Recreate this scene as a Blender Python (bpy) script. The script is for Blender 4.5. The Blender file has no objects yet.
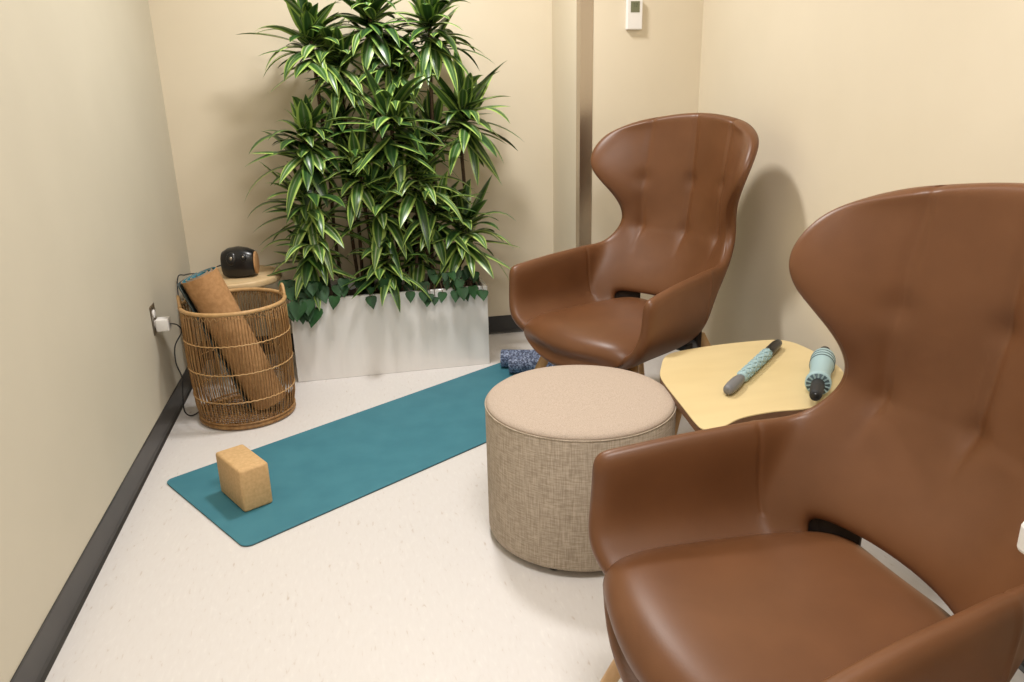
import bpy, bmesh, math, random
from mathutils import Vector, Matrix
R = math.radians
scene = bpy.context.scene
COL = scene.collection

# ------------------------------------------------------------ camera
CAM_H = 1.30
yaw, pitch, roll, fpx = 0.21529636, 0.317246, 0.02405672, 768.2
fw = Vector((math.sin(yaw)*math.cos(pitch), math.cos(yaw)*math.cos(pitch), -math.sin(pitch)))
r0 = Vector((math.cos(yaw), -math.sin(yaw), 0))
d0 = fw.cross(r0)
rr = r0*math.cos(roll) + d0*math.sin(roll)
dd = -r0*math.sin(roll) + d0*math.cos(roll)
cam = bpy.data.cameras.new('camera')
cam.sensor_width = 36; cam.lens = fpx/1024*36
cam.clip_start = .02
co = bpy.data.objects.new('camera', cam); COL.objects.link(co)
m3 = Matrix((rr, -dd, -fw)).transposed()
co.matrix_world = Matrix.Translation((0, 0, CAM_H)) @ m3.to_4x4()
scene.camera = co

# ------------------------------------------------------------ light and exposure
scene.view_settings.view_transform = 'Standard'
scene.view_settings.look = 'None'
scene.view_settings.gamma = 1
scene.view_settings.use_curve_mapping = False
scene.view_settings.exposure = 0.06
w = bpy.data.worlds.new('world'); scene.world = w
w.use_nodes = True
w.node_tree.nodes['Background'].inputs[0].default_value = (1.0, .96, .9, 1)
w.node_tree.nodes['Background'].inputs[1].default_value = .12

X0, YB, YF, ZC = -.757, 4.03, -1.6, 2.55
XR, YR = 1.127, 3.553          # outer corner of the wall section that stands forward
X1 = 1.718
WS = .113                      # the right wall is not square to the back wall
def xwall(y): return X1+WS*(y-YR)
def xleft(y): return -.757-.0145*(4.03-y)

def area(name, loc, size, energy, color=(1, .972, .94)):
    l = bpy.data.lights.new(name, 'AREA'); l.shape = 'RECTANGLE'
    l.size, l.size_y = size; l.energy = energy; l.color = color
    o = bpy.data.objects.new(name, l); COL.objects.link(o); o.location = loc
    return o
area('ceiling_light_rear', (.38, 2.95, ZC-.03), (.26, .26), 34)
area('ceiling_light_front', (.40, .95, ZC-.03), (.6, .6), 30)
area('fill_light_near', (.2, -.8, ZC-.03), (.8, .6), 14)  # unseen fill added to brighten the area near the camera

# ------------------------------------------------------------ materials
def mat(name, color, rough=.5, metal=0, spec=.5):
    m = bpy.data.materials.new(name); m.use_nodes = True
    b = m.node_tree.nodes['Principled BSDF']
    b.inputs['Base Color'].default_value = (*color, 1)
    b.inputs['Roughness'].default_value = rough
    b.inputs['Metallic'].default_value = metal
    b.inputs['Specular IOR Level'].default_value = spec
    return m

def nodes(m): return m.node_tree.nodes, m.node_tree.links, m.node_tree.nodes['Principled BSDF']

def noisy(m, c1, c2, scale=20, stretch=(1, 1, 1), lo=.35, hi=.65, bump=0, bscale=None, bdist=.001, coord='Object', detail=4):
    N, L, b = nodes(m)
    tc = N.new('ShaderNodeTexCoord'); mp = N.new('ShaderNodeMapping')
    mp.inputs['Scale'].default_value = stretch
    L.new(tc.outputs[coord], mp.inputs[0])
    n = N.new('ShaderNodeTexNoise'); n.inputs['Scale'].default_value = scale; n.inputs['Detail'].default_value = detail
    L.new(mp.outputs[0], n.inputs[0])
    r = N.new('ShaderNodeValToRGB')
    r.color_ramp.elements[0].position = lo; r.color_ramp.elements[0].color = (*c1, 1)
    r.color_ramp.elements[1].position = hi; r.color_ramp.elements[1].color = (*c2, 1)
    L.new(n.outputs[0], r.inputs[0]); L.new(r.outputs[0], b.inputs['Base Color'])
    if bump:
        n2 = N.new('ShaderNodeTexNoise'); n2.inputs['Scale'].default_value = bscale or scale; n2.inputs['Detail'].default_value = 3
        L.new(mp.outputs[0], n2.inputs[0])
        bp = N.new('ShaderNodeBump'); bp.inputs['Strength'].default_value = bump; bp.inputs['Distance'].default_value = bdist
        L.new(n2.outputs[0], bp.inputs['Height']); L.new(bp.outputs[0], b.inputs['Normal'])
    return m

M = {}
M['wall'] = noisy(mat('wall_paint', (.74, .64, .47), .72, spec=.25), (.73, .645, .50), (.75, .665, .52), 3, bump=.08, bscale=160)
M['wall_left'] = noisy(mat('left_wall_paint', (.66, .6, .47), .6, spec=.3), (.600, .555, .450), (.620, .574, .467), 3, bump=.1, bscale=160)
M['ceiling'] = mat('ceiling_paint', (.8, .78, .72), .9)
M['lino'] = mat('speckled_vinyl', (.78, .72, .68), .42, spec=.35)
def lino():
    N, L, b = nodes(M['lino'])
    tc = N.new('ShaderNodeTexCoord'); mp = N.new('ShaderNodeMapping')
    mp.inputs['Rotation'].default_value = (0, 0, R(-20)); mp.inputs['Scale'].default_value = (60, 17, 1)
    L.new(tc.outputs['Object'], mp.inputs[0])
    n = N.new('ShaderNodeTexNoise'); n.inputs['Scale'].default_value = 1.6; n.inputs['Detail'].default_value = 2
    n.inputs['Distortion'].default_value = .4
    L.new(mp.outputs[0], n.inputs[0])
    r = N.new('ShaderNodeValToRGB'); e = r.color_ramp.elements
    e[0].position = .20; e[0].color = (.58, .51, .46, 1)
    e[1].position = .34; e[1].color = (.725, .692, .675, 1)
    x = e.new(.62); x.color = (.74, .71, .695, 1)
    x = e.new(.74); x.color = (.77, .74, .72, 1)
    L.new(n.outputs[0], r.inputs[0]); L.new(r.outputs[0], b.inputs['Base Color'])
lino()
M['base'] = noisy(mat('dark_vinyl_base', (.03, .03, .03), .38), (.028, .027, .027), (.04, .038, .037), 8)
M['leather'] = noisy(mat('brown_leather', (.2, .075, .03), .40, spec=.42), (.132, .052, .0195), (.156, .063, .0245), 7, bump=.16, bscale=330, bdist=.0006)
M['seam'] = mat('brown_stitching', (.14, .05, .02), .6)
M['lining'] = mat('shaded_lining', (.035, .022, .016), .9)  # shade inside the shell is put into this dark colour
def wood(name, c1, c2, stretch=(1, 1, .12), scale=30, rough=.45):
    return noisy(mat(name, c1, rough), c1, c2, scale, stretch)
M['beech'] = wood('light_beech', (.55, .33, .15), (.66, .42, .21))
M['ply_top'] = wood('pale_yellow_birch', (.70, .55, .29), (.74, .59, .32), (.25, 1, 1), 14, .38)
M['ply_edge'] = mat('brown_ply_edge', (.17, .085, .045), .5)
M['stool'] = wood('light_oak', (.60, .43, .23), (.70, .52, .30), (.15, 1, 1), 40)
M['wicker'] = wood('brown_rattan', (.23, .112, .036), (.38, .21, .075), (1, 1, .3), 60, .5)
M['wicker_rim'] = wood('tan_rattan', (.46, .27, .11), (.58, .36, .16), (1, 1, 1), 40, .5)
M['cork'] = noisy(mat('cork', (.5, .27, .11), .8), (.40, .21, .085), (.50, .275, .12), 60, bump=.1, bscale=200)
M['block'] = noisy(mat('cork_block', (.6, .36, .15), .75), (.58, .365, .165), (.67, .44, .215), 90, bump=.15, bscale=260)
M['teal'] = noisy(mat('teal_rubber', (.04, .17, .20), .62, spec=.3), (.050, .195, .255), (.060, .22, .282), 9, bump=.12, bscale=420)
M['teal_edge'] = mat('dark_grey_mat_edge', (.07, .09, .09), .8)
M['black'] = mat('black_plastic', (.008, .008, .009), .28)
M['blackmatte'] = mat('black_matte', (.02, .02, .022), .6)
M['white'] = mat('white_plastic', (.82, .80, .78), .4)
M['steel'] = mat('brushed_steel', (.42, .38, .33), .32, metal=1)
M['dark_steel'] = mat('brown_steel_edge', (.56, .49, .42), .24, metal=1)
M['trim'] = mat('beige_trim_paint', (.62, .55, .40), .5)
M['lcd'] = mat('green_grey_display', (.16, .17, .10), .3)
M['lcdink'] = mat('display_ink', (.07, .08, .05), .5)
M['soil'] = noisy(mat('dark_soil', (.03, .02, .012), .95), (.02, .013, .008), (.05, .033, .02), 60)
M['cane'] = noisy(mat('brown_cane', (.09, .05, .03), .8), (.06, .035, .02), (.13, .08, .045), 50)
M['grey_rubber'] = mat('grey_rubber', (.17, .17, .18), .5)
M['aqua'] = mat('pale_aqua_rubber', (.36, .52, .56), .5)
M['aqua_dark'] = mat('dark_slate_groove', (.06, .10, .12), .6)
M['charcoal'] = mat('charcoal_laminate', (.025, .03, .03), .5)

# fabric of the pouf: crossing threads
M['fabric'] = mat('oatmeal_weave', (.42, .33, .25), .95, spec=.15)
def fabric():
    N, L, b = nodes(M['fabric'])
    tc = N.new('ShaderNodeTexCoord')
    outs = []
    for sc in ((1, 1, .07), (.10, .10, 1)):
        mp = N.new('ShaderNodeMapping'); mp.inputs['Scale'].default_value = sc
        L.new(tc.outputs['Object'], mp.inputs[0])
        n = N.new('ShaderNodeTexNoise'); n.inputs['Scale'].default_value = 330; n.inputs['Detail'].default_value = 2
        L.new(mp.outputs[0], n.inputs[0]); outs.append(n)
    a = N.new('ShaderNodeMath'); a.operation = 'ADD'
    L.new(outs[0].outputs[0], a.inputs[0]); L.new(outs[1].outputs[0], a.inputs[1])
    h = N.new('ShaderNodeMath'); h.operation = 'MULTIPLY'; h.inputs[1].default_value = .5
    L.new(a.outputs[0], h.inputs[0])
    r = N.new('ShaderNodeValToRGB'); e = r.color_ramp.elements
    e[0].position = .38; e[0].color = (.33, .27, .205, 1); e[1].position = .62; e[1].color = (.53, .45, .365, 1)
    L.new(h.outputs[0], r.inputs[0]); L.new(r.outputs[0], b.inputs['Base Color'])
    bp = N.new('ShaderNodeBump'); bp.inputs['Strength'].default_value = .35; bp.inputs['Distance'].default_value = .0015
    L.new(h.outputs[0], bp.inputs['Height']); L.new(bp.outputs[0], b.inputs['Normal'])
fabric()
M['fabric_top'] = noisy(mat('oatmeal_top_fabric', (.5, .4, .32), .95, spec=.15), (.42, .335, .27), (.53, .435, .36), 420, (1, 1, 1), .36, .64, bump=.2, bscale=350, detail=2)

# planter laminate, wavy gloss
M['laminate'] = mat('glossy_white_laminate', (.80, .78, .76), .16, spec=.6)
def lam():
    N, L, b = nodes(M['laminate'])
    tc = N.new('ShaderNodeTexCoord'); mp = N.new('ShaderNodeMapping'); mp.inputs['Scale'].default_value = (9, 1, 1.5)
    L.new(tc.outputs['Object'], mp.inputs[0])
    n = N.new('ShaderNodeTexNoise'); n.inputs['Scale'].default_value = 1.3; n.inputs['Detail'].default_value = 1.5
    L.new(mp.outputs[0], n.inputs[0])
    bp = N.new('ShaderNodeBump'); bp.inputs['Strength'].default_value = .6; bp.inputs['Distance'].default_value = .02
    L.new(n.outputs[0], bp.inputs['Height']); L.new(bp.outputs[0], b.inputs['Normal'])
lam()

# blue marbled foam
M['marble'] = mat('blue_marbled_foam', (.1, .13, .2), .6)
def marb():
    N, L, b = nodes(M['marble'])
    tc = N.new('ShaderNodeTexCoord')
    n = N.new('ShaderNodeTexNoise'); n.inputs['Scale'].default_value = 95; n.inputs['Detail'].default_value = 3; n.inputs['Distortion'].default_value = 1
    L.new(tc.outputs['Object'], n.inputs[0])
    r = N.new('ShaderNodeValToRGB'); e = r.color_ramp.elements
    e[0].position = .40; e[0].color = (.035, .05, .10, 1); e[1].position = .62; e[1].color = (.36, .43, .62, 1)
    x = e.new(.5); x.color = (.12, .16, .29, 1)
    L.new(n.outputs[0], r.inputs[0]); L.new(r.outputs[0], b.inputs['Base Color'])
marb()

# leaves: uv.x across the blade, uv.y along it
def leafmat(name, centre, mid, edge, rough=.32):
    m = mat(name, mid, rough, spec=.5); N, L, b = nodes(m)
    uv = N.new('ShaderNodeUVMap'); uv.uv_map = 'UVMap'
    s = N.new('ShaderNodeSeparateXYZ'); L.new(uv.outputs[0], s.inputs[0])
    a = N.new('ShaderNodeMath'); a.operation = 'SUBTRACT'; a.inputs[1].default_value = .5; L.new(s.outputs[0], a.inputs[0])
    ab = N.new('ShaderNodeMath'); ab.operation = 'ABSOLUTE'; L.new(a.outputs[0], ab.inputs[0])
    r = N.new('ShaderNodeValToRGB'); e = r.color_ramp.elements
    r.color_ramp.interpolation = 'LINEAR'
    e[0].position = 0.0; e[0].color = (*centre, 1); e[1].position = .5; e[1].color = (*edge, 1)
    for p, c in ((.10, mid), (.30, mid), (.36, edge)):
        x = e.new(p); x.color = (*c, 1)
    L.new(ab.outputs[0], r.inputs[0]); L.new(r.outputs[0], b.inputs['Base Color'])
    return m
M['leaf'] = leafmat('variegated_leaf', (.15, .21, .11), (.045, .115, .024), (.34, .48, .11))
M['leaf_pale'] = leafmat('variegated_leaf_pale', (.40, .48, .32), (.08, .18, .04), (.42, .56, .15))
M['leaf_dark'] = leafmat('dark_striped_leaf', (.05, .10, .035), (.022, .068, .017), (.15, .26, .05))
M['vine_leaf'] = noisy(mat('dark_heart_leaf', (.012, .06, .014), .5, spec=.3), (.010, .045, .012), (.022, .085, .024), 20)

# ------------------------------------------------------------ object helpers
def link(name, me, m=None, parent=None, smooth=True):
    o = bpy.data.objects.new(name, me); COL.objects.link(o)
    if m is not None:
        for x in (m if isinstance(m, (list, tuple)) else [m]): me.materials.append(x)
    if smooth:
        for p in me.polygons: p.use_smooth = True
    if parent: o.parent = parent
    return o
def from_bm(name, bm, m=None, parent=None, smooth=True):
    me = bpy.data.meshes.new(name); bm.normal_update(); bm.to_mesh(me); bm.free()
    return link(name, me, m, parent, smooth)
def thing(name, label, cat, loc=(0, 0, 0), rz=0, group=None):
    o = bpy.data.objects.new(name, None); COL.objects.link(o); o.empty_display_size = .1
    o.location = loc; o.rotation_euler = (0, 0, rz)
    o['label'] = label; o['category'] = cat
    if group: o['group'] = group
    return o
def tag(o, label, cat, group=None):
    o['label'] = label; o['category'] = cat
    if group: o['group'] = group
    return o
def struct(o): o['kind'] = 'structure'; return o
def bake(o, mods):
    """apply a list of (type, settings) modifiers"""
    for t, s in mods:
        md = o.modifiers.new(t, t)
        for k, v in s.items(): setattr(md, k, v)
    dg = bpy.context.evaluated_depsgraph_get()
    me = bpy.data.meshes.new_from_object(o.evaluated_get(dg))
    o.modifiers.clear(); old = o.data; o.data = me; bpy.data.meshes.remove(old)
    for p in me.polygons: p.use_smooth = True
    return o
def box_bm(x0, x1, y0, y1, z0, z1, bev=0, seg=2, bm=None):
    b2 = bmesh.new()
    r = bmesh.ops.create_cube(b2, size=1)
    for v in b2.verts:
        v.co = Vector(((x0+x1)/2+v.co.x*(x1-x0), (y0+y1)/2+v.co.y*(y1-y0), (z0+z1)/2+v.co.z*(z1-z0)))
    if bev: bmesh.ops.bevel(b2, geom=b2.edges[:], offset=bev, segments=seg, profile=.5, affect='EDGES')
    if bm is None: return b2
    me = bpy.data.meshes.new('t'); b2.to_mesh(me); b2.free(); bm.from_mesh(me); bpy.data.meshes.remove(me)
    return bm
def lathe_bm(prof, n=48, bm=None, mtx=None, cap=True):
    """prof: (radius, z) list bottom to top"""
    bm = bm or bmesh.new(); mtx = mtx or Matrix()
    rings = []
    for r, z in prof:
        rings.append([bm.verts.new(mtx @ Vector((r*math.cos(2*math.pi*i/n), r*math.sin(2*math.pi*i/n), z))) for i in range(n)])
    for a, b in zip(rings, rings[1:]):
        for i in range(n): bm.faces.new((a[i], a[(i+1) % n], b[(i+1) % n], b[i]))
    if cap:
        bm.faces.new(rings[0][::-1]); bm.faces.new(rings[-1])
    return bm
def tube_bm(pts, rad, n=8, bm=None, closed=False):
    bm = bm or bmesh.new(); pts = [Vector(p) for p in pts]; N = len(pts); rings = []
    up = None
    for i, p in enumerate(pts):
        a = pts[(i-1) % N] if (closed or i) else p
        b = pts[(i+1) % N] if (closed or i < N-1) else p
        t = (b-a).normalized()
        if up is None:
            up = t.orthogonal().normalized()
        up = (up - t*up.dot(t)).normalized(); s = t.cross(up)
        r = rad[i] if isinstance(rad, (list, tuple)) else rad
        rings.append([bm.verts.new(p + (up*math.cos(2*math.pi*k/n)+s*math.sin(2*math.pi*k/n))*r) for k in range(n)])
    prs = list(zip(rings, rings[1:]))
    if closed: prs.append((rings[-1], rings[0]))
    for a, b in prs:
        for k in range(n): bm.faces.new((a[k], a[(k+1) % n], b[(k+1) % n], b[k]))
    if not closed:
        bm.faces.new(rings[0][::-1]); bm.faces.new(rings[-1])
    return bm
def smooth_path(pts, sub=6):
    P = [Vector(p) for p in pts]; out = []
    for i in range(len(P)-1):
        p0 = P[max(i-1, 0)]; p1 = P[i]; p2 = P[i+1]; p3 = P[min(i+2, len(P)-1)]
        for k in range(sub):
            t = k/sub
            out.append(.5*((2*p1)+(p2-p0)*t+(2*p0-5*p1+4*p2-p3)*t*t+(3*p1-p0-3*p2+p3)*t**3))
    out.append(P[-1]); return out
def prism_bm(poly, z0, z1, bev=0, seg=2):
    bm = bmesh.new()
    f = bm.faces.new([bm.verts.new((x, y, z0)) for x, y in poly])
    if f.normal.z > 0: f.normal_flip()
    r = bmesh.ops.extrude_face_region(bm, geom=[f])
    for v in r['geom']:
        if isinstance(v, bmesh.types.BMVert): v.co.z = z1
    bmesh.ops.recalc_face_normals(bm, faces=bm.faces[:])
    if bev:
        es = [e for e in bm.edges if abs(e.verts[0].co.z-e.verts[1].co.z) < 1e-6]
        bmesh.ops.bevel(bm, geom=es, offset=bev, segments=seg, profile=.5, affect='EDGES')
    return bm
def round_poly(corners, radii, n=7):
    out = []; k = len(corners)
    for i in range(k):
        p = Vector(corners[i]); a = Vector(corners[i-1])-p; b = Vector(corners[(i+1) % k])-p
        r = radii[i] if isinstance(radii, (list, tuple)) else radii
        a.normalize(); b.normalize(); ang = a.angle(b); d = r/math.tan(ang/2)
        c = p+(a+b).normalized()*(r/math.sin(ang/2))
        s = p+a*d-c; e = p+b*d-c
        for j in range(n+1):
            t = j/n; v = s.lerp(e, t)
            v = v.normalized()*r
            # slerp by angle
            th = s.angle(e); v = (s*math.sin((1-t)*th)+e*math.sin(t*th))/math.sin(th)
            out.append(tuple(c+v))
    return out

# ------------------------------------------------------------ room
T = .1
struct(from_bm('floor', box_bm(X0-.3, X1+.4, YF-T, YB+T, -.1, 0), M['lino'], smooth=False))
struct(from_bm('ceiling', box_bm(X0-.3, X1+.4, YF-T, YB+T, ZC, ZC+.1), M['ceiling'], smooth=False))
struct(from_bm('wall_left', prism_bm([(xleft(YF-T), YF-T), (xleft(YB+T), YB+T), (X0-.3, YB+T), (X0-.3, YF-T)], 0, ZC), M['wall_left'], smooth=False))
def poly_wall(name, poly, z0=0, z1=ZC, m='wall'):
    return struct(from_bm(name, prism_bm(poly, z0, z1), M[m], smooth=False))
poly_wall('wall_right', [(xwall(YF), YF), (xwall(YF)+.6, YF), (X1+.4, YR), (X1, YR)])
struct(from_bm('wall_back', box_bm(X0, XR, YB, YB+T, 0, ZC), M['wall'], smooth=False))
poly_wall('wall_back_right', [(XR, YR), (X1+.4, YR), (X1+.4, YB+T), (XR, YB+T)])
struct(from_bm('wall_front', box_bm(xleft(YF), xwall(YF), YF-T, YF, 0, ZC), M['wall'], smooth=False))
def baseboard(name, pts):
    """cove base: vertical sheet with a small toe, run along pts (on the wall face), inward normal given"""
    (x0, y0), (x1, y1), (nx, ny) = pts
    prof = [(0, .1), (.003, .1), (.004, .095), (.004, .02), (.007, .008), (.014, .001), (.014, 0), (0, 0)]
    bm = bmesh.new(); A = []; B = []
    for d, z in prof:
        A.append(bm.verts.new((x0+nx*d, y0+ny*d, z))); B.append(bm.verts.new((x1+nx*d, y1+ny*d, z)))
    n = len(prof)
    for i in range(n): bm.faces.new((A[i], A[(i+1) % n], B[(i+1) % n], B[i]))
    bm.faces.new(A[::-1]); bm.faces.new(B)
    bmesh.ops.recalc_face_normals(bm, faces=bm.faces[:])
    return struct(from_bm(name, bm, M['base'], smooth=False))
baseboard('baseboard_left', ((xleft(YF), YF), (xleft(YB), YB), (1, 0)))
baseboard('baseboard_back', ((X0, YB), (XR, YB), (0, -1)))
baseboard('baseboard_return', ((XR, YB), (XR, YR+.001), (-1, 0)))
baseboard('baseboard_back_right', ((XR, YR), (X1, YR), (0, -1)))
wn = Vector((-1, WS)).normalized()
baseboard('baseboard_right', ((X1, YR), (xwall(YF), YF), (wn.x, wn.y)))
# steel guard wrapped round the outer corner of the forward wall section
struct(from_bm('trim_1', prism_bm([(XR-.0025, YR-.0025), (XR+.058, YR-.0025), (XR+.058, YR), (XR, YR), (XR, YR+.055), (XR-.0025, YR+.055)], .1, 2.3), M['dark_steel'], smooth=False))

# ------------------------------------------------------------ ceiling lights, the one above the camera an added fill
for label, (x, y), q_ in (('square ceiling light above the plants', (.38, 2.95), .17), ('square ceiling light above the armchairs', (.40, .95), .34), ('square fixture of the added fill light above the camera', (.2, -.8), .34)):
    t = thing('ceiling_light', label, 'light', (x, y, ZC))
    fr = box_bm(-q_, q_, -q_, -q_+.02, -.014, 0)
    for a in ((-q_, q_, q_-.02, q_), (-q_, -q_+.02, -q_+.02, q_-.02), (q_-.02, q_, -q_+.02, q_-.02)): box_bm(*a, -.014, 0, bm=fr)
    from_bm('frame', fr, M['white'], t, smooth=False)
    from_bm('diffuser', box_bm(-q_+.02, q_-.02, -q_+.02, q_-.02, -.010, -.002), M['white'], t, smooth=False)

# ------------------------------------------------------------ thermostat
t = thing('thermostat', 'white wall thermostat with a green-grey display on the back wall', 'thermostat', (1.375, YR, 1.600))
from_bm('case', box_bm(-.037, .037, -.024, 0, -.058, .068, .004, 2), M['white'], t, smooth=False)
s = from_bm('display', box_bm(-.021, .021, -.0255, -.022, .014, .060), M['lcd'], t, smooth=False)
bm = bmesh.new()
# seven-segment style strokes of the readout, barely legible in the photo
def seg(bm, cx, cz, segs, w=.007, h=.014):
    S = {'a': (-w/2, w/2, h, h+.0015), 'g': (-w/2, w/2, h/2, h/2+.0015), 'd': (-w/2, w/2, 0, .0015),
         'f': (-w/2, -w/2+.0015, h/2, h), 'b': (w/2-.0015, w/2, h/2, h), 'e': (-w/2, -w/2+.0015, 0, h/2), 'c': (w/2-.0015, w/2, 0, h/2)}
    for k in segs:
        x0, x1, z0, z1 = S[k]; box_bm(cx+x0, cx+x1, -.026, -.0254, cz+z0, cz+z1, bm=bm)
seg(bm, -.006, .036, 'abc'); seg(bm, .006, .036, 'abged')
from_bm('readout', bm, M['lcdink'], s, smooth=False)

# ------------------------------------------------------------ wall outlet on the left wall
XO = xleft(3.205)
t = thing('wall_outlet', 'metal duplex outlet plate on the left wall', 'outlet', (XO, 3.205, .455))
from_bm('cover_plate', box_bm(0, .004, -.037, .037, -.060, .060, .002, 1), M['steel'], t, smooth=False)
for z in (-.022, .022):
    f = from_bm('socket', lathe_bm([(.0165, 0), (.0165, .007), (.015, .008)], 20, mtx=Matrix.Translation((0, 0, z)) @ Matrix.Rotation(R(90), 4, 'Y')), M['white'], t)
t = thing('power_adapter', 'white cube charger plugged into the left wall outlet', 'charger', (XO, 3.205, .430))
from_bm('body', box_bm(.0085, .058, -.025, .025, -.024, .026, .005, 3), M['white'], t)
pr = bmesh.new()
for y in (-.006, .006): box_bm(.001, .0085, y-.001, y+.001, -.004, .004, bm=pr)
from_bm('prong', pr, M['steel'], t, smooth=False)
cord_pts = [(XO+.058, 3.205, .430), (XO+.085, 3.20, .425), (XO+.095, 3.215, .39), (XO+.060, 3.22, .33), (XO+.055, 3.21, .26), (XO+.07, 3.20, .2),
            (XO+.062, 3.20, .12), (XO+.055, 3.22, .04), (XO+.075, 3.25, .006), (XO+.10, 3.32, .006), (XO+.07, 3.45, .006), (XO+.05, 3.53, .03), (XO+.022, 3.60, .25), (XO+.018, 3.66, .5), (XO+.05, 3.70, .522), (-.65, 3.68, .530), (-.58, 3.66, .555), (-.54, 3.645, .57)]
o = from_bm('cord', tube_bm([p-t.location for p in smooth_path(cord_pts, 8)], .0028, 8), M['blackmatte'], t); o['label'] = 'thin black cord'

# ------------------------------------------------------------ stool with the black device behind the basket
t = thing('side_table', 'round light wood side table in the corner behind the wicker basket', 'table', (-.505, 3.69, 0))
from_bm('tabletop', lathe_bm([(.200, .477), (.206, .479), (.21, .485), (.21, .503), (.207, .509), (.20, .51)], 72), M['stool'], t)
for k in range(3):
    a = R(30+120*k)
    from_bm('leg', tube_bm([(math.cos(a)*.18, math.sin(a)*.18, 0), (math.cos(a)*.11, math.sin(a)*.11, .48)], [.011, .017], 14), M['stool'], t)
t = thing('tabletop_device', 'small rounded black electronic device with two knobs, on the side table', 'device', (-.470, 3.64, .51), R(-8))
t.scale = (.86, .9, 1.12)
prof = [(-.075, .0), (.075, .0)]
bm = bmesh.new()
rings = []
secs = [(-.088, .030, .040, .048), (-.080, .048, .058, .05), (-.05, .060, .074, .052), (0, .064, .080, .054), (.045, .060, .072, .052), (.078, .052, .060, .05), (.084, .048, .056, .05)]
for x, hy, hz, cz in secs:
    ring = []
    for i in range(24):
        a = 2*math.pi*i/24; c, s_ = math.cos(a), math.sin(a)
        yy = hy*math.copysign(abs(c)**.75, c); zz = hz*math.copysign(abs(s_)**.75, s_)
        ring.append(bm.verts.new((x, yy, max(0.0, .058+zz*.85-.002))))
    rings.append(ring)
for a, b in zip(rings, rings[1:]):
    for i in range(24): bm.faces.new((a[i], a[(i+1) % 24], b[(i+1) % 24], b[i]))
bm.faces.new(rings[0][::-1]); bm.faces.new(rings[-1])
bmesh.ops.recalc_face_normals(bm, faces=bm.faces[:])
from_bm('housing', bm, M['black'], t)
for x, z, r_ in ((-.022, .082, .026), (.040, .086, .015)):
    mt = Matrix.Translation((x, -.056, z)) @ Matrix.Rotation(R(68), 4, 'X')
    from_bm('knob', lathe_bm([(r_, -.01), (r_, .004), (r_*.9, .008), (r_*.45, .010), (.001, .010)], 28, mtx=mt), M['black'], t)
    from_bm('indicator', lathe_bm([(r_*.28, .0), (r_*.28, .0115)], 16, mtx=mt), M['steel'], t)
o = from_bm('end_panel', lathe_bm([(.046, 0), (.046, .008), (.042, .010)], 32, mtx=Matrix.Translation((.083, 0, .055)) @ Matrix.Rotation(R(90), 4, 'Y')), M['cork'], t)
o['label'] = 'tan wooden end panel'

# ------------------------------------------------------------ wicker basket
BX, BY = -.462, 3.235
t = thing('wicker_basket', 'tall brown wicker basket of vertical rods holding a rolled mat', 'basket', (BX, BY, 0))
def brad(z): return .196+.012*min(1, z/.3)-.005*max(0, (z-.3)/.25)
BH = .488
rods = bmesh.new()
NR = 112
for i in range(NR):
    a = 2*math.pi*i/NR
    pts = []
    for k in range(8):
        z = .012+(BH-.012)*k/7
        r = brad(z)+(.002 if i % 2 else -.001)
        if k == 0: r -= .010
        pts.append((r*math.cos(a), r*math.sin(a), z))
    tube_bm(pts, .0020, 5, rods)
o = from_bm('rod_wall', rods, M['wicker'], t)
def ring(z, rad, tr, n=72):
    return tube_bm([((rad)*math.cos(2*math.pi*i/n), rad*math.sin(2*math.pi*i/n), z) for i in range(n)], tr, 8, closed=True)
from_bm('rim', ring(BH+.006, brad(BH), .0085), M['wicker_rim'], t)
lo = bmesh.new()
for i in range(48):          # lashed loops below the rim
    a = 2*math.pi*i/48; r = brad(BH)+.003
    tube_bm([(r*math.cos(a+u*.055), r*math.sin(a+u*.055), BH-.010+.010*math.cos(u*math.pi)) for u in (-1, -.5, 0, .5, 1)], .0018, 4, lo)
from_bm('lashing', lo, M['wicker_rim'], t)
for z in (.125, .245, .365): from_bm('weave_band', tube_bm([((brad(z)+.0035)*math.cos(2*math.pi*i/96), (brad(z)+.0035)*math.sin(2*math.pi*i/96), z+.0015*(-1)**i) for i in range(96)], .0026, 6, closed=True), M['wicker_rim'], t)
fb = ring(.012, .190, .009)
for k in range(2): 
    fr = bmesh.new(); 
    z = .018+.010*k
    me = bpy.data.meshes.new('q'); q = ring(z, brad(z)-.006+.003*k, .0045); q.to_mesh(me); q.free(); fr.free(); fb.from_mesh(me); bpy.data.meshes.remove(me)
from_bm('foot_band', fb, M['wicker'], t)
bs = bmesh.new()
for k in range(-9, 10):
    y = k*.020; hw = math.sqrt(max(0, .186**2-y*y))
    if hw > .02: tube_bm([(-hw, y, .014), (hw, y, .014)], .003, 5, bs); tube_bm([(y, -hw, .018), (y, hw, .018)], .003, 5, bs)
from_bm('woven_base', bs, M['wicker'], t)
for sgn in (1, -1):          # two loop handles on the rim
    hb = []
    for k in range(13):
        u = k/12*math.pi; a = (R(18) if sgn > 0 else R(180+8))+(-.16+.32*k/12)
        r = brad(BH)
        hb.append((r*math.cos(a), r*math.sin(a), BH+.006+.045*math.sin(u)))
    from_bm('handle', tube_bm(hb, .0065, 8), M['wicker_rim'], t)

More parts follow.
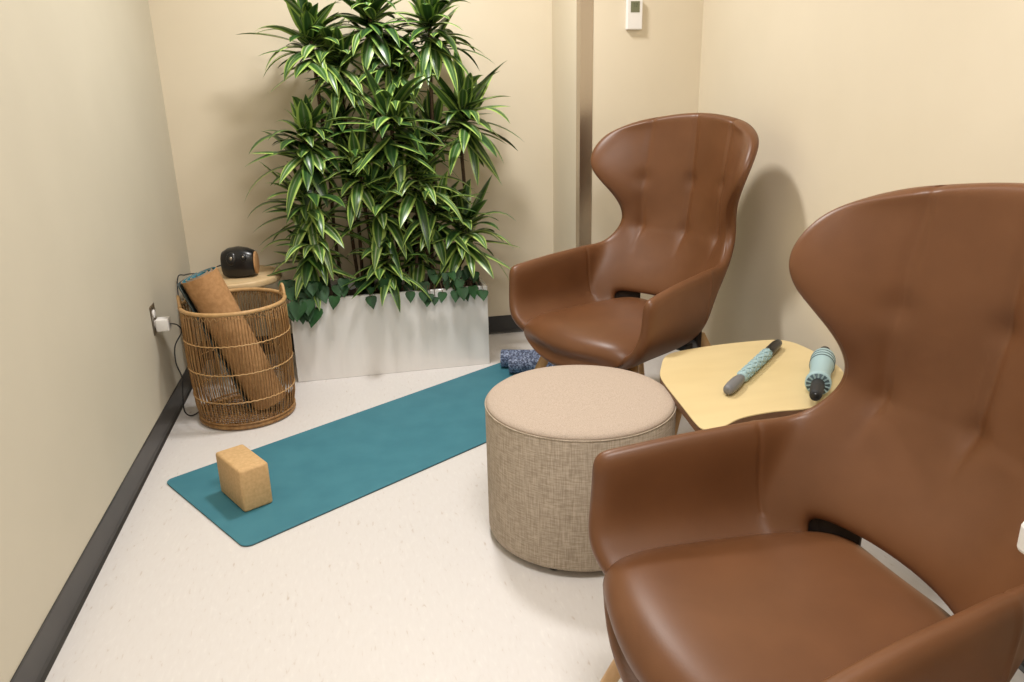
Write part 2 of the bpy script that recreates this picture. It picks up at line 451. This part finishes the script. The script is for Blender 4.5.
# rolled mat standing in the basket
A = Vector((-.572, 3.225, .620)); B = Vector((-.365, 3.235, .045))
axis = (A-B).normalized()
t = thing('rolled_mat', 'rolled exercise mat, cork outside and teal inside, leaning in the wicker basket', 'yoga mat', B)
L_ = (A-B).length
q = Vector((0, 0, 1)).rotation_difference(axis); t.rotation_mode = 'QUATERNION'; t.rotation_quaternion = q
def spiral(r_out, turns, th, side, n=160):
    bm = bmesh.new(); rows = []
    pitch_ = .019
    for i in range(n+1):
        a = i/n*turns*2*math.pi
        r = r_out-pitch_*a/(2*math.pi)
        rows.append((a, r))
    ro = []
    for a, r in rows:
        c, s_ = math.cos(a+1.9), math.sin(a+1.9)
        ro.append([bm.verts.new((r*c, r*s_, 0)), bm.verts.new((r*c, r*s_, L_)), bm.verts.new(((r-th)*c, (r-th)*s_, L_)), bm.verts.new(((r-th)*c, (r-th)*s_, 0))])
    for a, b in zip(ro, ro[1:]):
        for k in range(4): bm.faces.new((a[k], a[(k+1) % 4], b[(k+1) % 4], b[k]))
    bm.faces.new(ro[0]); bm.faces.new(ro[-1][::-1])
    bmesh.ops.recalc_face_normals(bm, faces=bm.faces[:])
    return bm
def add_flat(o):
    for p in o.data.polygons: p.use_smooth = True
    md = o.modifiers.new('e', 'EDGE_SPLIT'); md.split_angle = R(40)
o = from_bm('cork_layer', spiral(.084, 3.1, .003, 1), M['cork'], t); add_flat(o)
o = from_bm('teal_layer', spiral(.0808, 3.1, .004, 1), M['teal'], t); add_flat(o)
# loose dark strip of the mat's outer flap
bm = bmesh.new(); ro = []
for i in range(14):
    a = R(150+i*5); r = .0875+.0006*i
    ro.append([bm.verts.new((r*math.cos(a), r*math.sin(a), 0)), bm.verts.new((r*math.cos(a), r*math.sin(a), L_)), bm.verts.new(((r+.004)*math.cos(a), (r+.004)*math.sin(a), L_)), bm.verts.new(((r+.004)*math.cos(a), (r+.004)*math.sin(a), 0))])
for a, b in zip(ro, ro[1:]):
    for k in range(4): bm.faces.new((a[k], a[(k+1) % 4], b[(k+1) % 4], b[k]))
bm.faces.new(ro[0]); bm.faces.new(ro[-1][::-1]); bmesh.ops.recalc_face_normals(bm, faces=bm.faces[:])
o = from_bm('outer_flap', bm, M['teal_edge'], t); add_flat(o); o['label'] = 'dark grey-green flap'

# ------------------------------------------------------------ flat mat, block and rollers
mt_a = R(31.95)
e = Vector((math.cos(mt_a), math.sin(mt_a))); n = Vector((e.y, -e.x)); A2 = Vector((-.695, 2.655))
ML = 1.76
c4 = [A2, A2+n*.61, A2+n*.61+e*ML, A2+e*ML]
t = thing('exercise_mat', 'flat teal exercise mat lying on the floor', 'yoga mat')
poly = round_poly([tuple(c) for c in c4], .03)
o = from_bm('mat_sheet', prism_bm(poly, .0032, .007, .001, 1), M['teal'], t, smooth=False)
o = from_bm('underside', prism_bm([((x-.1)*.9985+.1, (y-2.9)*.9985+2.9) for x, y in poly], 0, .0033), M['teal_edge'], t, smooth=False)

bt = .50579361
t = thing('yoga_block', 'tan cork yoga block standing on the near end of the teal mat', 'yoga block', (-.3905, 2.3435, .007), bt)
from_bm('block_body', box_bm(0, .1, 0, .2, 0, .15, .009, 3), M['block'], t)

def roller(label, p, ang, r, L2):
    t = thing('foam_roller', label, 'foam roller', (p[0], p[1], .0072+r), ang, None)
    m = Matrix.Rotation(R(90), 4, 'Y')
    from_bm('foam_body', lathe_bm([(r*.93, 0), (r*.985, .003), (r, .008), (r, L2-.008), (r*.985, L2-.003), (r*.93, L2)], 40, mtx=m, cap=True), M['marble'], t)
    from_bm('end_disc', lathe_bm([(r*.55, -.0012), (r*.55, .002)], 24, mtx=m), M['charcoal'], t)
ra = R(-17)
roller('blue marbled foam roller on the teal mat, rear of the pair', (.702, 3.470), ra, .043, .30)
roller('blue marbled foam roller on the teal mat, front of the pair', (.722, 3.376), ra, .043, .30)

# ------------------------------------------------------------ pouf
t = thing('pouf', 'round oatmeal woven fabric pouf between the two brown armchairs', 'pouf', (.638, 2.005, 0))
PR = .279
from_bm('side_cover', lathe_bm([(PR-.012, .020), (PR-.003, .026), (PR, .035), (PR, .417), (PR-.002, .424)], 96), M['fabric'], t)
from_bm('top_cover', lathe_bm([(PR-.002, .4235), (PR-.004, .431), (PR-.014, .438), (PR-.05, .442), (PR-.15, .446), (.002, .447)], 96), M['fabric_top'], t)
from_bm('piping', tube_bm([((PR-.001)*math.cos(2*math.pi*i/96), (PR-.001)*math.sin(2*math.pi*i/96), .4235) for i in range(96)], .0022, 8, closed=True), M['fabric'], t)
for k in range(4):
    a = R(45+90*k+10)
    from_bm('foot', lathe_bm([(.018, 0), (.02, .003), (.02, .022)], 20, mtx=Matrix.Translation((math.cos(a)*(PR-.05), math.sin(a)*(PR-.05), 0))), M['blackmatte'], t)

# ------------------------------------------------------------ low yellow table
TZ = .45
tp = [(.949, 2.134), (1.0, 2.222), (1.07, 2.262), (1.231, 2.286), (1.40, 2.286), (1.462, 2.262), (1.487, 2.19), (1.487, 2.05), (1.465, 1.94), (1.38, 1.825), (1.30, 1.765), (1.211, 1.722),
      (1.10, 1.726), (1.0, 1.712), (.93, 1.676), (.893, 1.664), (.868, 1.676), (.866, 1.715), (.879, 1.819), (.904, 2.011), (.922, 2.08)]
cx = sum(p[0] for p in tp)/len(tp); cy = sum(p[1] for p in tp)/len(tp)
t = thing('low_table', 'low table with a pale yellow rounded wooden top between the armchairs', 'table', (cx, cy, 0))
sp = smooth_path([(p[0]-cx, p[1]-cy, 0) for p in tp]+[(tp[0][0]-cx, tp[0][1]-cy, 0)], 4)[:-1]
poly = [(p.x, p.y) for p in sp]
from_bm('tabletop', prism_bm(poly, TZ-.004, TZ, .001, 1), M['ply_top'], t, smooth=False)
from_bm('table_edge', prism_bm([(x*.998, y*.998) for x, y in poly], TZ-.026, TZ-.004, .002, 1), M['ply_edge'], t, smooth=False)
for ax, ay in ((-.13, .12), (.13, .12), (0, -.16)):
    from_bm('leg', tube_bm([(ax*1.4, ay*1.4, 0), (ax, ay, TZ-.026)], [.011, .017], 16), M['beech'], t)

# two massage tools lying on it
def along(p, q, r): # matrix whose z axis runs p -> q
    p = Vector(p); q = Vector(q)
    return Matrix.Translation(p) @ Vector((0, 0, 1)).rotation_difference(q-p).to_matrix().to_4x4()
from math import hypot
def stick():
    p = Vector((1.0, 1.817, TZ+.0175)); q = Vector((1.352, 2.205, TZ+.0175))
    p = Vector((1.028, 1.852, TZ+.0185)); q = Vector((1.40, 2.20, TZ+.0185))
    L2 = (q-p).length
    t = thing('massage_stick', 'slim massage stick with aqua ribbed sleeve and grey grip on the yellow table', 'massage roller', (p.x, p.y, p.z))
    t.rotation_mode = 'QUATERNION'; t.rotation_quaternion = Vector((0, 0, 1)).rotation_difference(q-p)
    from_bm('grip', lathe_bm([(.006, 0), (.012, .003), (.0155, .012), (.0175, .04), (.0175, .085), (.0145, .112), (.011, .118), (.011, .125)], 28), M['grey_rubber'], t)
    sl = lathe_bm([(.010, .122), (.0155, .124), (.0165, .13), (.0165, L2-.135), (.0155, L2-.129), (.010, L2-.127)], 28)
    o = from_bm('sleeve', sl, M['aqua'], t)
    kb = bmesh.new()
    nz = 9
    for j in range(nz):
        for i in range(7):
            z = .140+j*(L2-.280)/(nz-1); a = 2*math.pi*(i+.5*(j % 2))/7; da = .34; dz = .013
            pts = [(.0172*math.cos(a+u*da), .0172*math.sin(a+u*da), z+abs(u)*dz-.005) for u in (-1, -.5, 0, .5, 1)]
            tube_bm(pts, .0022, 5, kb)
    from_bm('tread', kb, M['aqua'], o)
    o = from_bm('end_grip', lathe_bm([(.011, L2-.128), (.014, L2-.122), (.0165, L2-.10), (.0165, L2-.035), (.0135, L2-.008), (.009, L2-.001), (.004, L2)], 28), M['black'], t)
    o['label'] = 'black handle'
stick()
def trig():
    p = Vector((1.215, 1.712, TZ+.037)); q = Vector((1.465, 2.04, TZ+.037))
    L2 = (q-p).length
    t = thing('massage_roller', 'fat aqua massage roller with black handles at the right edge of the yellow table', 'massage roller', (p.x, p.y, p.z))
    t.rotation_mode = 'QUATERNION'; t.rotation_quaternion = Vector((0, 0, 1)).rotation_difference(q-p)
    h = .095; k = L2-.075
    from_bm('handle', lathe_bm([(.008, 0), (.015, .002), (.0165, .01), (.0185, .05), (.0185, h)], 28), M['blackmatte'], t)
    from_bm('handle_bore', lathe_bm([(.009, -.0008), (.009, .002)], 20), M['black'], t)
    prof = [(.018, h), (.033, h+.001), (.0355, h+.006), (.0355, h+.018), (.031, h+.035), (.0295, h+.06), (.030, k-.10), (.034, k-.085), (.0355, k-.07), (.0355, k-.018), (.033, k-.004), (.018, k)]
    r_ = from_bm('roller_body', lathe_bm(prof, 40), M['aqua'], t)
    gb = bmesh.new()
    for gz in (k-.076, k-.054, k-.032):
        lathe_bm([(.0352, gz-.0032), (.0361, gz-.0026), (.0361, gz+.0026), (.0352, gz+.0032)], 40, gb, cap=False)
    from_bm('groove', gb, M['aqua_dark'], r_)
    from_bm('end_disc', lathe_bm([(.0315, h-.0006), (.0315, h+.002)], 32), M['aqua_dark'], r_)
    sp_ = bmesh.new()
    for i in range(14):
        a = 2*math.pi*i/14
        box = box_bm(.0185, .0325, -.0022, .0022, h-.0018, h+.002)
        bmesh.ops.rotate(box, verts=box.verts[:], cent=(0, 0, 0), matrix=Matrix.Rotation(a, 3, 'Z'))
        me = bpy.data.meshes.new('t'); box.to_mesh(me); box.free(); sp_.from_mesh(me); bpy.data.meshes.remove(me)
    from_bm('end_spokes', sp_, M['aqua'], r_, smooth=False)
    from_bm('handle', lathe_bm([(.0185, k), (.0185, k+.03), (.0165, L2-.01), (.013, L2-.002), (.006, L2)], 28), M['blackmatte'], t)
trig()

# ------------------------------------------------------------ armchairs
def interp(tab, z):
    """smooth interpolation of rows (z, v...)"""
    n_ = len(tab)
    if z <= tab[0][0]: return tab[0][1:]
    if z >= tab[-1][0]: return tab[-1][1:]
    for i in range(n_-1):
        if tab[i][0] <= z <= tab[i+1][0]:
            t_ = (z-tab[i][0])/(tab[i+1][0]-tab[i][0])
            out = []
            for k in range(1, len(tab[0])):
                p1, p2 = tab[i][k], tab[i+1][k]; p0_ = tab[max(i-1, 0)][k]; p3 = tab[min(i+2, n_-1)][k]
                out.append(.5*(2*p1+(p2-p0_)*t_+(2*p0_-5*p1+4*p2-p3)*t_**2+(3*p1-p0_-3*p2+p3)*t_**3))
            return out
#       z     halfwidth  centre depth  edge forward
BACK = [(.455, .272, -.165, .095),
        (.55, .288, -.225, .120),
        (.635, .298, -.280, .120),
        (.72, .262, -.312, .072),
        (.82, .278, -.330, .140),
        (.920, .362, -.338, .228),
        (1.005, .376, -.345, .198),
        (1.078, .348, -.350, .130),
        (1.118, .240, -.350, .075)]
def back_pt(t_, z):
    hw, b0, e_ = interp(BACK, z)
    return Vector((hw*t_, b0+e_*abs(t_)**2.2, z))
def crown(t_, z):           # the top edge is domed
    p = back_pt(t_, z); k = max(0, (z-.98)/.138); p.z += k*(.016-.034*abs(t_)**2); return p
ARM_TOP = [(.300, -.065, .640), (.312, .030, .630), (.321, .130, .623), (.336, .250, .606), (.345, .303, .598)]
DIMPLES = [(a, z) for z in (.885, .70) for a in (-.185, 0, .185)]

def make_chair(label, loc, rz, zs=1.0, sc=1.0):
    root = thing('lounge_chair', label, 'armchair', loc, rz); root.scale = (sc, sc, sc)
    # ---- shell control grid; local: x to sitter's right (+), y forward, z up
    bm = bmesh.new()
    ts = [-1, -.75, -.52, -.27, 0, .27, .52, .75, 1]
    zrows = [r[0] for r in BACK]
    grid = {}
    # lower bowl rows, index -3..-1 ; 0.. are the BACK rows
    #            z    lateral scale, depth scale, back shift
    low = {-1: (.400, .885, 1.0), -2: (.345, .62, .90), -3: (.300, .34, .78)}
    # columns: -4-5..-5 arms left ; -4..4 back ; 5..9 arms right
    def arm_col(k, row):
        x, y, z = ARM_TOP[k]
        if row == 2: return Vector((x, y, z))
        if row == 1: return Vector((x*.985, y+.003, .540+(z-.60)*.3))
        if row == 0: return Vector((x*.985, y+.008, .470))
        zz, sx, sy = low[row]
        return Vector((x*sx*(1+.03*max(0, (y-.1)/.2)), .03+(y-.03)*sy+.012+(.014+.004*(row+1)), zz))
    for ci in range(-4, 5):
        t_ = ts[ci+4]
        for ri in range(len(BACK)):
            grid[(ci, ri)] = crown(t_, zrows[ri])
        if abs(ci) >= 1:
            for row in (-1, -2, -3):
                zz, sx, sy = low[row]
                p = back_pt(t_, .455)
                grid[(ci, row)] = Vector((p.x*sx*1.0, (p.y)*sy, zz))
    for sgn in (-1, 1):
        for k in range(5):
            for row in (2, 1, 0, -1, -2, -3):
                p = arm_col(k, row).copy(); p.x *= sgn
                grid[(sgn*(5+k), row)] = p
    V = {k: bm.verts.new(p) for k, p in grid.items()}
    def face(a, b, c, d):
        if all(q in V for q in (a, b, c, d)): bm.faces.new([V[q] for q in (a, b, c, d)])
    for ci in range(-9, 9):
        for ri in range(-3, len(BACK)-1):
            inback = -4 <= ci <= 3
            if ri >= 2 and not inback: continue
            if ri < 0 and (-3 <= ci <= 2): continue   # slot below the backrest
            face((ci, ri), (ci+1, ri), (ci+1, ri+1), (ci, ri+1))
    for v in [v for v in bm.verts if not v.link_faces]: bm.verts.remove(v)
    bmesh.ops.recalc_face_normals(bm, faces=bm.faces[:])
    shell = from_bm('shell', bm, M['leather'], root)
    # make normals point to the sitter (forward) for solidify and dimples
    bake(shell, [('SOLIDIFY', dict(thickness=.046, offset=0, use_even_offset=False)), ('SUBSURF', dict(levels=4))])
    me = shell.data
    for v in me.vertices:
        c = v.co
        if c.z > .56:
            hw, b0, e_ = interp(BACK, min(c.z, 1.118))
            mid = b0+e_*min(1, abs(c.x)/max(hw, .01))**2.2
            if c.y > mid and abs(c.x) < hw*.95:      # front face of the backrest
                d = 0
                for (a, z) in DIMPLES:
                    r2 = ((c.x-a)/.030)**2+((c.z-z)/.030)**2
                    d += .009*math.exp(-r2)
                # soft vertical tucks through the dimples, upper part a seam
                for a in (-.185, 0, .185):
                    wz = max(0, min(1, (c.z-.60)/.08))
                    d += .0055*wz*math.exp(-((c.x-a*(1 if c.z < .9 else 1))/.013)**2)
                # slight pillow between tucks
                d -= .004*abs(math.sin(math.pi*c.x/.185))*max(0, min(1, (c.z-.58)/.1))
                # shallow cross tuck between the two button rows
                d += .0008*math.exp(-((c.z-.70)/.012)**2)*(abs(c.x) < .2)
                c.y -= d
        if .44 < c.z < .66 and abs(c.x) > .2:      # stitched joint where the arm panel meets the back
            c.x += math.copysign(.003*math.exp(-((c.y+.045)/.005)**2), c.x)
    if zs != 1:
        for v in me.vertices:
            if v.co.z > .66: v.co.z = .66+(v.co.z-.66)*zs
    me.update()
    # ---- seat: loft along y
    bm = bmesh.new()
    #      y     halfw  ztop  zbot
    secs = [(-.168, .090, .405, .372), (-.165, .140, .425, .350), (-.145, .195, .434, .325), (-.09, .235, .436, .300), (0, .262, .434, .282), (.10, .280, .431, .272),
            (.20, .292, .430, .272), (.28, .292, .428, .278), (.335, .282, .418, .288), (.366, .262, .392, .300), (.378, .232, .360, .318)]
    secs_t = secs
    def fr_(y): q = max(0, min(1, (y-.08)/.28)); return .052*q
    rings = []
    NA = 12
    for y, hw, zt, zb in secs_t:
        ring_ = []
        zc_ = zb+(zt-zb)*.70
        for i in range(NA+1):     # top from -x to +x
            u = -1+2*i/NA
            ex = abs(u)**8
            ring_.append(bm.verts.new((hw*u, y - .02*u*u*(1 if y < -.05 else 0)-fr_(y)*u*u, zt+.010*(1-u*u)-(zt-zc_)*ex)))
        for i in range(1, NA):    # bottom from +x back to -x: bowl
            u = 1-2*i/NA
            s_ = (1-abs(u)**1.6)
            ring_.append(bm.verts.new((hw*u*.98, y-fr_(y)*u*u-.02*u*u*(1 if y < -.05 else 0), zc_-(zc_-zb)*s_**.8)))
        rings.append(ring_)
    n_ = len(rings[0])
    for a, b in zip(rings, rings[1:]):
        for i in range(n_): bm.faces.new((a[i], a[(i+1) % n_], b[(i+1) % n_], b[i]))
    bm.faces.new(rings[0][::-1]); bm.faces.new(rings[-1])
    bmesh.ops.recalc_face_normals(bm, faces=bm.faces[:])
    seat = from_bm('seat', bm, M['leather'], root)
    bake(seat, [('SUBSURF', dict(levels=2))])
    # ---- legs
    for sx in (-1, 1):
        for sy, yt, yb in ((1, .20, .315), (-1, -.20, -.36)):
            xb, xt = (.305, .195) if sy > 0 else (.255, .165)
            from_bm('leg', tube_bm([(sx*xb, yb, 0), (sx*(xb*.95+xt*.05), yb*.95+yt*.05, .012), (sx*(xb+xt)/2, (yb+yt)/2, .17), (sx*xt, yt, .335)], [.011, .013, .018, .021], 20), M['beech'], root)
    # dark panels stand for the shaded inside of the shell at the slot
    for sx in (-1, 1):
        from_bm('shaded_shell_side', prism_bm([(sx*.120, -.178), (sx*.125, -.188), (sx*.200, -.150), (sx*.262, -.085), (sx*.252, -.080), (sx*.195, -.140)], .33, .462, .002, 1), M['lining'], root, smooth=False)
    for y in (.16, -.14):  # cross frame under the seat
        from_bm('cross_rail', box_bm(-.17, .17, y-.02, y+.02, .285, .315, .004, 1), M['blackmatte'], root, smooth=False)
    return root

# sitter's right is +x local; forward +y local: mirror of a plain rotation, so rotate and flip
FAR = (1.080, 2.735, 205.8); NEAR = (.778, 1.014, 183.9)
make_chair('brown leather high-backed armchair at the back, by the far right corner', (FAR[0], FAR[1], 0), R(FAR[2]-90), 1.0, 1.055)
make_chair('brown leather high-backed armchair in the right foreground, cut off by the frame', (NEAR[0], NEAR[1], 0), R(NEAR[2]-90), 1.0)

# ------------------------------------------------------------ white-topped stand at the right edge
t = thing('side_stand', 'white tabletop corner jutting in at the right edge in front of the near armchair', 'table', (.98, .44, 0))
from_bm('tabletop', prism_bm(round_poly([(-.23, -.2), (.2, -.2), (.2, .21), (-.23, .21)], .012), .762, .80, .005, 2), M['white'], t, smooth=False)
from_bm('pedestal', lathe_bm([(.03, .02), (.03, .74), (.06, .762)], 24, mtx=Matrix.Translation((.02, -.02, 0))), M['charcoal'], t)
from_bm('base', lathe_bm([(.15, 0), (.15, .012), (.14, .02), (.03, .024)], 40, mtx=Matrix.Translation((.02, -.02, 0))), M['charcoal'], t)

# ------------------------------------------------------------ planter
PX0, PX1, PY0, PY1, PH = -.266, .660, 3.546, 3.93, .40
t = thing('planter_box', 'long glossy white rectangular planter against the back wall', 'planter', ((PX0+PX1)/2, (PY0+PY1)/2, 0))
hx, hy = (PX1-PX0)/2, (PY1-PY0)/2
bm = box_bm(-hx, hx, -hy, -hy+.018, 0, PH, .002, 1)
for a in ((-hx, hx, hy-.018, hy), (-hx, -hx+.018, -hy+.018, hy-.018), (hx-.018, hx, -hy+.018, hy-.018)):
    box_bm(a[0], a[1], a[2], a[3], 0, PH, .002, 1, bm)
box_bm(-hx+.018, hx-.018, -hy+.018, hy-.018, .0, .02, bm=bm)
from_bm('box_body', bm, M['laminate'], t, smooth=False)
sb = bmesh.new(); nx, ny = 40, 16; random.seed(4); g = []
for j in range(ny+1):
    g.append([sb.verts.new((-hx+.018+(2*hx-.036)*i/nx, -hy+.018+(2*hy-.036)*j/ny, PH-.05+random.uniform(-.008, .008))) for i in range(nx+1)])
for j in range(ny):
    for i in range(nx): sb.faces.new((g[j][i], g[j][i+1], g[j+1][i+1], g[j+1][i]))
o = from_bm('soil', sb, M['soil'], t); o['kind'] = 'stuff'

# ------------------------------------------------------------ plants
def blade(bm, uvl, base, az, el, length, width, droop, mi, rng, nseg=9, fold=.25):
    """an arching strap leaf"""
    d = Vector((math.cos(az)*math.cos(el), math.sin(az)*math.cos(el), math.sin(el)))
    side = Vector((-math.sin(az), math.cos(az), 0))
    p = base.copy(); rows = []; st = length/nseg
    twist = rng.uniform(-.25, .25)
    for i in range(nseg+1):
        s = i/nseg
        wdt = width*(.45+.55*min(1, s*4))*(1-max(0, (s-.45)/.55)**1.8) if s < 1 else 0.0006
        nrm = side.cross(d).normalized()
        sd = (side*math.cos(twist*s)+nrm*math.sin(twist*s))
        wdt = max(wdt, .0006)
        p_ = p
        if p_.y > YB-.012: p_ = Vector((p_.x, YB-.012, p_.z))
        rows.append([bm.verts.new(p_-sd*wdt+nrm*fold*wdt), bm.verts.new(p_-sd*wdt*.5+nrm*fold*.4*wdt), bm.verts.new(p_), bm.verts.new(p_+sd*wdt*.5+nrm*fold*.4*wdt), bm.verts.new(p_+sd*wdt+nrm*fold*wdt)])
        p = p+d*st
        k = droop*(.35+1.1*s)/nseg
        d = (d+Vector((0, 0, -k))).normalized()
    for i, (a, b) in enumerate(zip(rows, rows[1:])):
        for c in range(4):
            f = bm.faces.new((a[c], a[c+1], b[c+1], b[c])); f.material_index = mi
            for lp, (u, v) in zip(f.loops, ((c/4, i/nseg), ((c+1)/4, i/nseg), ((c+1)/4, (i+1)/nseg), (c/4, (i+1)/nseg))):
                lp[uvl].uv = (u, v)
    for row in rows:
        for v in row:
            if v.co.y > YB-.006: v.co.y = YB-.006

def dracaena(label, top, scale=1.0, nleaf=34, seed=1, rootx=None, droop=1.0):
    rng = random.Random(seed)
    top = Vector(top)+Vector((rng.uniform(-.03, .03), 0, rng.uniform(-.03, .03)))
    bx = rootx if rootx is not None else max(PX0+.06, min(PX1-.06, top.x*.85+.03))
    by = max(PY0+.07, min(PY1-.06, top.y+.05))
    base = Vector((bx, by, PH-.06))
    root = thing('dracaena_plant', label, 'plant', base, 0, 'striped dracaenas in the white planter')
    b0_ = top-base
    mid = b0_*.5+Vector((rng.uniform(-.03, .03), .02, 0))
    q1 = smooth_path([(0, 0, 0), b0_*.25+Vector((rng.uniform(-.015, .015), .02, 0)), mid, b0_*.8+Vector((0, .008, 0)), b0_], 4)
    from_bm('cane', tube_bm(q1, [.0085]*len(q1), 8), M['cane'], root)
    bm = bmesh.new(); uvl = bm.loops.layers.uv.new('UVMap')
    tilt = Vector((0, 0, 1)).rotation_difference(Vector((rng.uniform(-.35, .35)+(top.x-.2)*.5, rng.uniform(-.9, -.1), 1)))
    for i in range(nleaf):
        s = i/nleaf
        az = i*2.39996+rng.uniform(-.25, .25)
        # leaves lower on the crown stand out flat, upper ones upright
        el = R(-12+84*s**1.15+rng.uniform(-20, 20))
        ln = scale*(.27-.05*s+rng.uniform(-.10, .06))*(1+.12*abs(math.cos(az)))*.92
        pos = b0_+Vector((rng.uniform(-.025, .025), rng.uniform(-.03, .02), -.11+.14*s))*scale
        mi = rng.choices((0, 1, 2), (.45, .2, .35))[0]
        world = base+pos
        # lean away from the wall
        if math.sin(az) > .2 and world.y > YB-.30: ln *= .72; el = max(el, R(25))
        d_ = Vector((math.cos(az)*math.cos(el), math.sin(az)*math.cos(el), math.sin(el)))
        d_.rotate(tilt)
        az2 = math.atan2(d_.y, d_.x); el2 = math.asin(max(-1, min(1, d_.z)))
        blade(bm, uvl, pos, az2, el2, ln, scale*rng.uniform(.020, .031), droop*rng.uniform(.3, 2.4), mi, rng)
    for v in bm.verts:
        if v.co.y+base.y > YB-.006: v.co.y = YB-.006-base.y
    from_bm('foliage', bm, [M['leaf'], M['leaf_pale'], M['leaf_dark']], root)
    return root

# crown centres (x, y, z)
PL = [
 ('top left', (-.06, 3.72, 1.55), 1.05, 44),
 ('top centre', (.21, 3.74, 1.62), 1.05, 44),
 ('top right', (.47, 3.70, 1.58), 1.05, 44),
 ('second row, between the top left and top centre crowns', (.07, 3.76, 1.42), 1.0, 38),
 ('second row, below the top centre crown', (.33, 3.74, 1.40), 1.0, 38),
 ('left side at mid height, reaching furthest towards the left wall', (-.15, 3.68, 1.14), 1.08, 38),
 ('middle of the planting with broad arching leaves', (.27, 3.62, 1.18), 1.15, 38),
 ('right side at mid height, reaching furthest right', (.60, 3.70, 1.20), 1.10, 38),
 ('behind the middle crown, left', (.06, 3.78, 1.16), .95, 34),
 ('behind the middle crown, right', (.44, 3.80, 1.10), .95, 34),
 ('third row, centre left', (.08, 3.64, .97), 1.0, 36),
 ('third row, centre right', (.38, 3.64, .95), 1.05, 38),
 ('lower left above the basket', (-.17, 3.68, .86), 1.05, 36),
 ('lower centre, above the front edge', (.16, 3.66, .79), 1.0, 36),
 ('lower right of centre', (.42, 3.66, .76), 1.0, 36),
 ('bottom left corner of the planter', (-.14, 3.66, .62), .98, 34),
 ('bottom centre hanging over the planter front', (.17, 3.62, .59), .92, 34),
 ('bottom right corner, spreading right', (.57, 3.66, .68), 1.08, 36),
 ('low at the back between the bottom crowns', (.37, 3.76, .60), .9, 30),
]
for i, (where, tp_, sc_, nl) in enumerate(PL):
    dracaena('lime-striped dracaena crown, %s' % where, tp_, sc_, int(nl*1.4), seed=10+i, droop=1.1)

# heart-leaved vines spilling over the planter edge
def vine(label, x0, n_, seed, spread=.11, drop=.1, big=1.0):
    rng = random.Random(seed)
    base = Vector((x0, PY0+.06, PH-.05))
    root = thing('heartleaf_vine', label, 'plant', base, 0, 'heart-leaved vines along the planter front')
    st = bmesh.new(); lf = bmesh.new()
    for i in range(n_):
        ex = rng.uniform(-spread, spread); over = rng.random()
        tip = Vector((ex, -.085-rng.uniform(0, .03), rng.uniform(-drop*.35, .09)+.05))
        if tip.z+base.z > PH+.01: tip.y = rng.uniform(-.09, .04)
        path = smooth_path([(ex*.2, 0, 0), (ex*.6, -.03, .075), (ex*.9, -.062 if tip.y < -.07 else tip.y*.6, .07), tip], 4)
        tube_bm(path, .0016, 5, st)
        # heart-shaped leaf hanging at the tip
        sz = big*rng.uniform(.020, .032); az = rng.uniform(-.6, .6)
        fwd = Vector((math.sin(az)*.4, -.35, -1+rng.uniform(-.1, .5))).normalized()
        sd = Vector((math.cos(az), math.sin(az)*.5, 0)); sd = (sd-fwd*sd.dot(fwd)).normalized(); nm = sd.cross(fwd)
        if nm.y > 0: nm = -nm
        outl = [(0, 0), (.35, -.22), (.75, -.12), (.92, .25), (.80, .75), (.50, 1.25), (.18, 1.7), (0, 2.0)]
        cs = []
        for (u, v) in outl:
            c = tip+fwd*v*sz
            cs.append((lf.verts.new(c-sd*u*sz+nm*.12*sz*u), lf.verts.new(c+nm*(-.03)*sz+nm*.0), lf.verts.new(c+sd*u*sz+nm*.12*sz*u)))
        for a, b in zip(cs, cs[1:]):
            for k in (0, 1):
                try: lf.faces.new((a[k], a[k+1], b[k+1], b[k]))
                except ValueError: pass
    from_bm('stems', st, M['cane'], root)
    from_bm('heart_leaves', lf, M['vine_leaf'], root)
vine('dark green heart-leaved vine over the left end of the planter', -.19, 26, 1, .08, .12, 1.5)
vine('dark green heart-leaved vine over the planter edge, left of centre', .02, 12, 2, .09, .04)
vine('dark green heart-leaved vine over the planter edge, in the centre', .22, 14, 3, .07, .08)
vine('dark green heart-leaved vine over the planter edge, right of centre', .42, 16, 4, .08, .09)
vine('dark green heart-leaved vine over the right end of the planter', .57, 14, 5, .07, .07)
